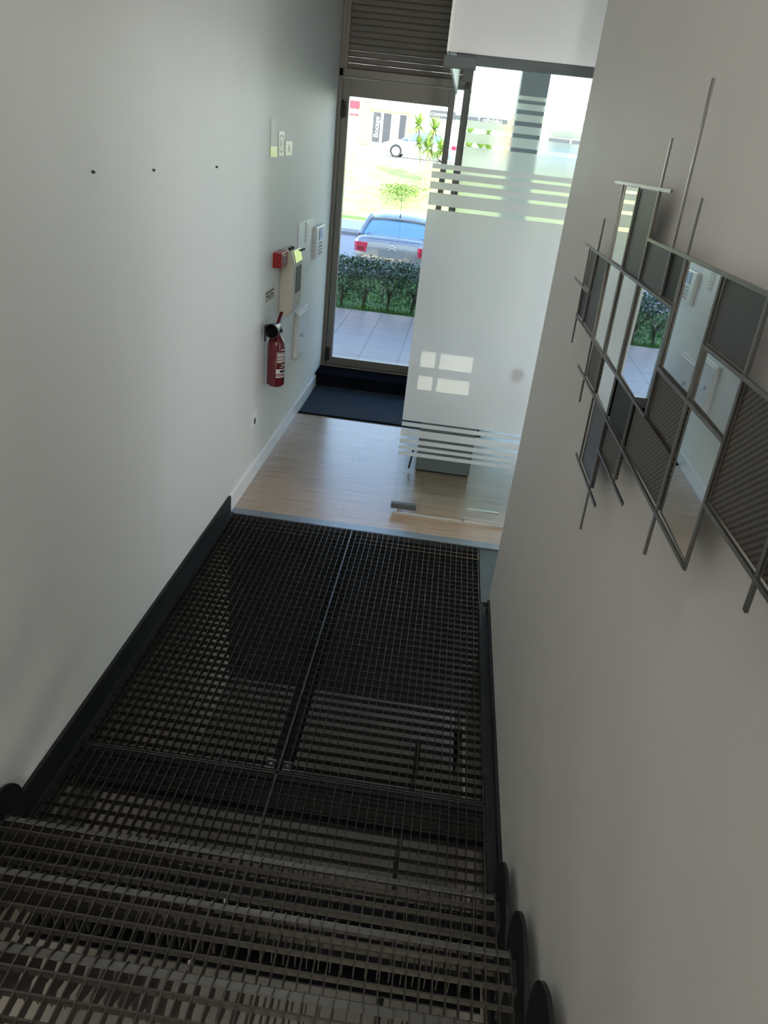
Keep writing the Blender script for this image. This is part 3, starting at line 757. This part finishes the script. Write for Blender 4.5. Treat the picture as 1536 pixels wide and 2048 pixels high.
# ---------------------------------------------------------------- cars
def loft(stations, n_ring):
    k = MB(); vs = []; fs = []
    for st_ in stations: vs += st_
    for a in range(len(stations)-1):
        for i in range(n_ring):
            j = (i+1) % n_ring
            fs.append((a*n_ring+i, a*n_ring+j, (a+1)*n_ring+j, (a+1)*n_ring+i))
    fs += [tuple(range(n_ring))[::-1], tuple((len(stations)-1)*n_ring+i for i in range(n_ring))]
    return k.add(vs, fs)
def car(name, loc, rz, paint, label, detailed=True, hatch=False):
    """own frame: rear bumper at y=0, nose at y=4.4, ground z=0; then rotated"""
    t = bpy.data.objects.new(name, None); COL.objects.link(t); tag(t, label, 'car')
    def ring(y, w, zb, zs, zt, crown):
        # closed section: bottom, flank, shoulder, top with crown
        half = [(w*.90, zb), (w*.99, zb+.10), (w, zb+.35*(zs-zb)), (w*.985, zs-.10), (w*.93, zs-.01), (w*.80, zt), (w*.45, zt+crown*.8), (0, zt+crown)]
        left = [(-a, b) for a, b in reversed(half[:-1])]
        return [(a, y, b) for a, b in half+left]
    nR = 15
    zt = .98
    B = [ring(0.00, .70, .36, .74, .76, .01), ring(.04, .80, .26, .86, .90, .015), ring(.12, .845, .22, .95, .985, .02), ring(.25, .865, .20, 1.0, 1.015, .02), ring(.60, .87, .20, .99, 1.03, .02),
         ring(1.2, .875, .20, .97, 1.02, .01), ring(2.2, .875, .20, .94, 1.0, .01), ring(3.0, .87, .20, .92, .98, .02), ring(3.5, .86, .20, .86, .92, .03), ring(4.0, .83, .22, .76, .82, .03), ring(4.28, .74, .26, .66, .70, .02), ring(4.38, .60, .36, .58, .60, .01)]
    body = loft(B, nR).build('body', paint, t, smooth=True)
    def gring(y, w0, z0, w1, z1):
        return [(w0, y, z0), (w1+.03, y, z1-.10), (w1, y, z1-.03), (w1*.75, y, z1+.01), (0, y, z1+.03), (-w1*.75, y, z1+.01), (-w1, y, z1-.03), (-w1-.03, y, z1-.10), (-w0, y, z0)]
    # cabin as glass mass, with roof, pillars and screens
    def arch(y, s):   # roof height along the car
        return s
    prof = [(.60, 1.03), (1.12, 1.36), (1.5, 1.445), (2.0, 1.465), (2.5, 1.43), (3.25, 1.0)]
    G = []
    for y, zz in prof:
        w1 = .80 - .17*((zz-1.0)/.47); w0 = .82
        G.append([(w0, y, .96), (w1+.012, y, zz-.035), (w1*.93, y, zz-.008), (w1*.5, y, zz+.008), (0, y, zz+.012), (-w1*.5, y, zz+.008), (-w1*.93, y, zz-.008), (-w1-.012, y, zz-.035), (-w0, y, .96)])
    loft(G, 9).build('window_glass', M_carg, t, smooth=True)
    # roof skin
    Rf = []
    for y, zz in ((1.05, 1.345), (1.15, 1.385), (1.5, 1.452), (2.0, 1.472), (2.45, 1.445), (2.6, 1.40)):
        w1 = .80-.17*((zz-1.0)/.47)+.018
        Rf.append([(w1+.010, y, zz-.05), (w1*.93, y, zz-.002), (w1*.5, y, zz+.016), (0, y, zz+.022), (-w1*.5, y, zz+.016), (-w1*.93, y, zz-.002), (-w1-.010, y, zz-.05), (-w1*.9, y, zz-.03), (0, y, zz), (w1*.9, y, zz-.03)])
    loft(Rf, 10).build('roof', paint, t, smooth=True)
    # pillars
    for s_ in (-1, 1):
        for pts in ([(.815*s_, .50, 1.0), (.80*s_, .72, 1.10), (.70*s_, 1.08, 1.335), (.655*s_, 1.16, 1.385)], [(.82*s_, 3.22, .99), (.66*s_, 2.52, 1.41)], [(.83*s_, 1.95, .98), (.675*s_, 1.95, 1.43)]):
            q = MB()
            for a, b in zip(pts[:-1], pts[1:]): q.tube(a, b, .045 if len(pts) > 2 else .028, n=8)
            q.build('pillar', paint if len(pts) > 2 or True else M_blackp, t, smooth=True)
        mr = MB().lathe([(0, -.05), (.06, -.05), (.085, 0), (.07, .07), (0, .09)], (s_*.98, 2.85, 1.03), 'y', n=12).tube((s_*.86, 2.86, .99), (s_*.98, 2.86, 1.02), .02)
        mr.build('side_mirror', M_blackp if detailed else paint, t, smooth=True)
        # tail lights wrap round the corner
        q = MB(); a0 = [(.855, .34), (.80, .03), (.59, .0-.012)]
        pr = [(s_*.885, .36), (s_*.872, .12), (s_*.80, .012), (s_*.60, -.022), (s_*.56, .02), (s_*.60, .10), (s_*.82, .36)]
        q.prism(pr, 'z', .70, .905)
        q.build('tail_light', M_tail, t, bevel=.012)
        MB().prism([(s_*.79, .004), (s_*.63, -.027), (s_*.63, -.01), (s_*.79, .02)], 'z', .74, .80).build('tail_light_lens', M_taild, t)
        for yw in (.83, 3.55):
            w_ = MB().lathe([(0, -.10), (.24, -.10), (.315, -.085), (.32, 0), (.315, .085), (.24, .10), (0, .10)], (s_*.80, yw, .32), 'x', n=32).build('wheel', M_tyre, t, smooth=True)
            sg = s_*.105
            h_ = MB().lathe([(0, 0), (.215, 0), (.225, .006*s_), (0, .012*s_)], (s_*.80+sg, yw, .32), 'x', n=28).build('wheel_rim', M_chrome if detailed else M_paper, w_, smooth=True)
            ho = MB()
            for q_ in range(5):
                an = q_*2*math.pi/5
                ho.lathe([(0, 0), (.022, 0), (0, .002*s_)], (s_*.80+sg+.012*s_, yw+.13*math.cos(an), .32+.13*math.sin(an)), 'x', n=8)
            ho.build('rim_opening', M_blackp, w_)
            MB().lathe([(0, 0), (.345, 0), (.345, .01*s_), (0, .01*s_)], (s_*.862, yw, .33), 'x', n=30).build('wheel_arch', M_blackp, t)
    # boot shut line, bumper, plate recess, chevron emblem, aerial
    MB().box(-.60, .60, .018, .03, .985, .992).build('boot_line', M_blackp, t)
    MB().prism([(-.02, .50), (.03, .50), (.06, .30), (-.03, .28), (-.06, .40)], 'x', -.82, .82).build('rear_bumper', paint, t, bevel=.03)
    MB().prism([(-.006, .78), (.02, .80), (.02, .62), (-.016, .62)], 'x', -.30, .30).build('plate_recess', mat('recess_grey', (.20, .22, .23), .4) if detailed else paint, t)
    if detailed:
        k = MB()
        for dz in (0, -.048):
            for s_ in (-1, 1):
                k.prism([(0, .905+dz), (s_*.085, .852+dz), (s_*.085, .836+dz), (s_*.055, .846+dz), (0, .880+dz)], 'y', -.012, .01)
        k.build('emblem', M_paper, t)
        MB().tube((0, 1.16, 1.40), (0, 1.20, 1.45), .022, .012).tube((0, 1.20, 1.45), (0, .95, 1.86), .005).build('aerial', M_blackp, t, smooth=True)
        MB().prism([(.58, 1.02), (.60, 1.045), (.54, 1.035)], 'x', -.66, .66).build('boot_lip', paint, t)
    for s_ in (-1, 1):
        MB().box(s_*.62-.13, s_*.62+.13, 4.16, 4.32, .60, .72).build('head_light', M_disp, t, bevel=.02)
    t.location = loc; t.rotation_euler = (0, 0, rz)
    return t
car('parked_car', (-1.40, 16.95, -.82), math.radians(-1), M_silver, 'silver saloon car parked on the street behind the hedge, seen from the rear')
car('parked_car', (-.66, 47.5, 1.55), math.radians(90), M_wcar, 'pale silver car parked far off in front of the orange shop front', detailed=False)
car('parked_car', (7.4, 48.0, 1.57), math.radians(90), M_wcar, 'pale car parked far off behind the striped window film', detailed=False)

# ---------------------------------------------------------------- yuccas on the bank
def rosette(k, c, n, L, down=.35):
    for _ in range(n):
        a = random.random()*6.283; el = random.uniform(-down, 1.35); ll = L*random.uniform(.7, 1.15)
        dv = Vector((math.cos(a)*math.cos(el), math.sin(a)*math.cos(el), math.sin(el)))
        sd = Vector((-math.sin(a), math.cos(a), 0))*.024
        p0 = Vector(c); p1 = p0+dv*ll*.55; p2 = p0+dv*ll+Vector((0, 0, -.10*ll))
        k.add([p0-sd, p0+sd, p1+sd*1.1, p2, p1-sd*1.1], [(0, 1, 2, 3, 4)])
def yucca(loc, trunks, label, group='yuccas on the grass bank'):
    t = thing('yucca_tree', loc, label, 'tree', group)
    x, y, z = loc; k = MB()
    for dx, h_, lean, L in trunks:
        k.path([(x+dx*.2, y, z-.1), (x+dx*.7+lean*.3, y, z+h_*.45), (x+dx+lean, y, z+h_)], .035, n=8)
    k.build('trunk', M_trunk, t)
    for dx, h_, lean, L in trunks:
        q = MB(); rosette(q, (x+dx+lean, y, z+h_), 150, L*1.3, .75)
        q.build('leaf_head', M_yuc, t)
yucca((-1.85, 39, .45), [(-.55, 2.65, -.15, .62), (.05, 2.55, 0, .55), (-.15, 1.72, 0, .62), (.45, 1.72, .05, .6), (-.5, 1.9, -.1, .35)], 'tall many-headed yucca seen through the door glass right of the parked cars')
yucca((.35, 41, .75), [(-.4, 1.6, 0, .55), (.2, 1.7, 0, .6), (.6, 1.62, 0, .5)], 'low yucca clump just right of the door post, behind the shop window')
yucca((2.25, 41, .75), [(0, 1.45, 0, .6)], 'small single yucca behind the shop window')
yucca((.4, 44.5, 1.4), [(-.5, 1.75, 0, .5), (.5, 1.85, 0, .5)], 'far yucca pair below the dark shop sign')
k = MB()
leaf_cloud(k, 900, lambda: (-2.75+random.gauss(0, .45), 35.6+random.gauss(0, .9), .15+.42*random.random()), .085, .4)
o = k.build('low_shrub', mat('shrub_leaf', (.16, .24, .06), .7, noise=.3)); tag(o, 'low spreading shrub on the grass left of the tall yucca', 'shrub')
t = thing('street_lamp', (4.75, 40, .6), 'slender street lamp post at the right side of the shop window', 'street lamp')
MB().tube((4.75, 40, .5), (4.85, 40, 5.6), .05, .03).build('pole', M_col, t); MB().box(4.55, 4.95, 39.9, 40.1, 5.6, 5.75).build('lamp_head', M_col, t)

# ---------------------------------------------------------------- building across the street
YF = 52.0
bd = thing('shop_building', (0, YF, 2.05), 'sunlit white building with a row of shops across the street', 'building')
MB().box(-30, 30, YF+.15, YF+10, 1.5, 13).build('facade', M_fac, bd)
MB().box(-7.25, -3.9, YF, YF+.2, 2.05, 4.45).build('cream_wall', M_facb, bd)
MB().box(-7.28, -6.40, YF-.1, YF+.1, 2.05, 4.45).build('orange_pier', M_or, bd)
MB().box(-4.15, -3.85, YF-.1, YF+.1, 2.05, 4.2).build('orange_pier', M_or, bd)
MB().box(-6.5, -4.1, YF-.15, YF+.1, 3.98, 4.06).build('lintel', M_orl, bd)
MB().box(-6.45, -4.15, YF-.05, YF+.1, 2.10, 3.98).build('shopfront_frame', M_paper, bd)
for a, b in ((-6.31, -5.83), (-5.66, -5.16), (-4.62, -4.20)):
    MB().box(a, b, YF-.08, YF, 2.24, 3.92).build('shop_window', M_shopg, bd)
MB().box(-5.12, -4.66, YF-.07, YF, 2.14, 3.92).build('white_panel', M_fac, bd)
text('Bocage', .42, M_paper, 'lettering', bd, (-5.93, YF-.09, 2.5), (math.radians(90), math.radians(-90), 0), .01, 1.15)
MB().box(-8.3, -7.25, YF-.1, YF+.16, 4.0, 4.43).build('red_sign', M_redsign, bd)
MB().box(-8.3, -7.25, YF-.08, YF+.16, 3.64, 3.71).build('red_stripe', M_redsign, bd)
k = MB()
for z in (2.75, 3.15, 3.58): k.box(-8.3, -7.25, YF+.10, YF+.16, z-.012, z+.012)
for x in (-8.2, -7.78, -7.3): k.box(x-.012, x+.012, YF+.10, YF+.16, 2.75, 3.6)
k.build('window_grid', M_col, bd)
MB().box(-2.75, -1.15, YF-.1, YF+.16, 3.98, 4.40).build('sign_board', M_dsign, bd)
text('CASANOVA', .22, M_paper, 'lettering', bd, (-2.70, YF-.12, 4.10), (math.radians(90), 0, 0), .01, 1.10)
MB().box(-1.12, .29, YF-.1, YF+.16, 4.02, 4.27).build('sign_board', M_dsign, bd)
MB().box(.40, 2.12, YF-.1, YF+.16, 4.0, 4.29).build('sign_board', M_dsign, bd)
text('olivisão', .30, M_paper, 'lettering', bd, (.58, YF-.12, 4.06), (math.radians(90), 0, 0), .01, 1.2)
MB().box(2.13, 2.62, YF-.1, YF+.16, 2.05, 4.3).build('orange_pier', M_or, bd)
MB().box(4.88, 6.9, YF+.05, YF+.16, 3.2, 3.6).build('shop_window', M_dsign, bd)
MB().box(4.7, 9, YF-.3, YF+.16, 4.02, 4.07).build('awning_edge', M_col, bd)
k = MB(); x = 4.6
random.seed(3)
while x < 6.8:
    w_ = random.uniform(.04, .11); k.box(x, x+w_, YF+.10, YF+.16, 4.22, 4.30); x += w_+random.choice((.03, .03, .12))
k.build('small_lettering', M_ink2, bd)
for x0, x1, z0, z1 in ((.76, 1.25, 6.34, 6.74), (5.25, 5.79, 5.88, 6.47), (-.22, .17, 6.24, 6.73), (8.4, 9.0, 5.9, 6.5), (-3.6, -3.0, 6.3, 6.8), (-6.4, -5.8, 6.3, 6.8)):
    fr = MB().box(x0-.05, x1+.05, YF+.08, YF+.2, z0-.05, z1+.05).build('window_frame', M_paper, bd)
    MB().box(x0, x1, YF+.05, YF+.1, z0, z1).build('window_pane', M_desk, fr)
for x in (-9.5, 3.5, 10.5):
    MB().box(x, x+.5, YF, YF+.2, 2.05, 13).build('pilaster', M_fac, bd)
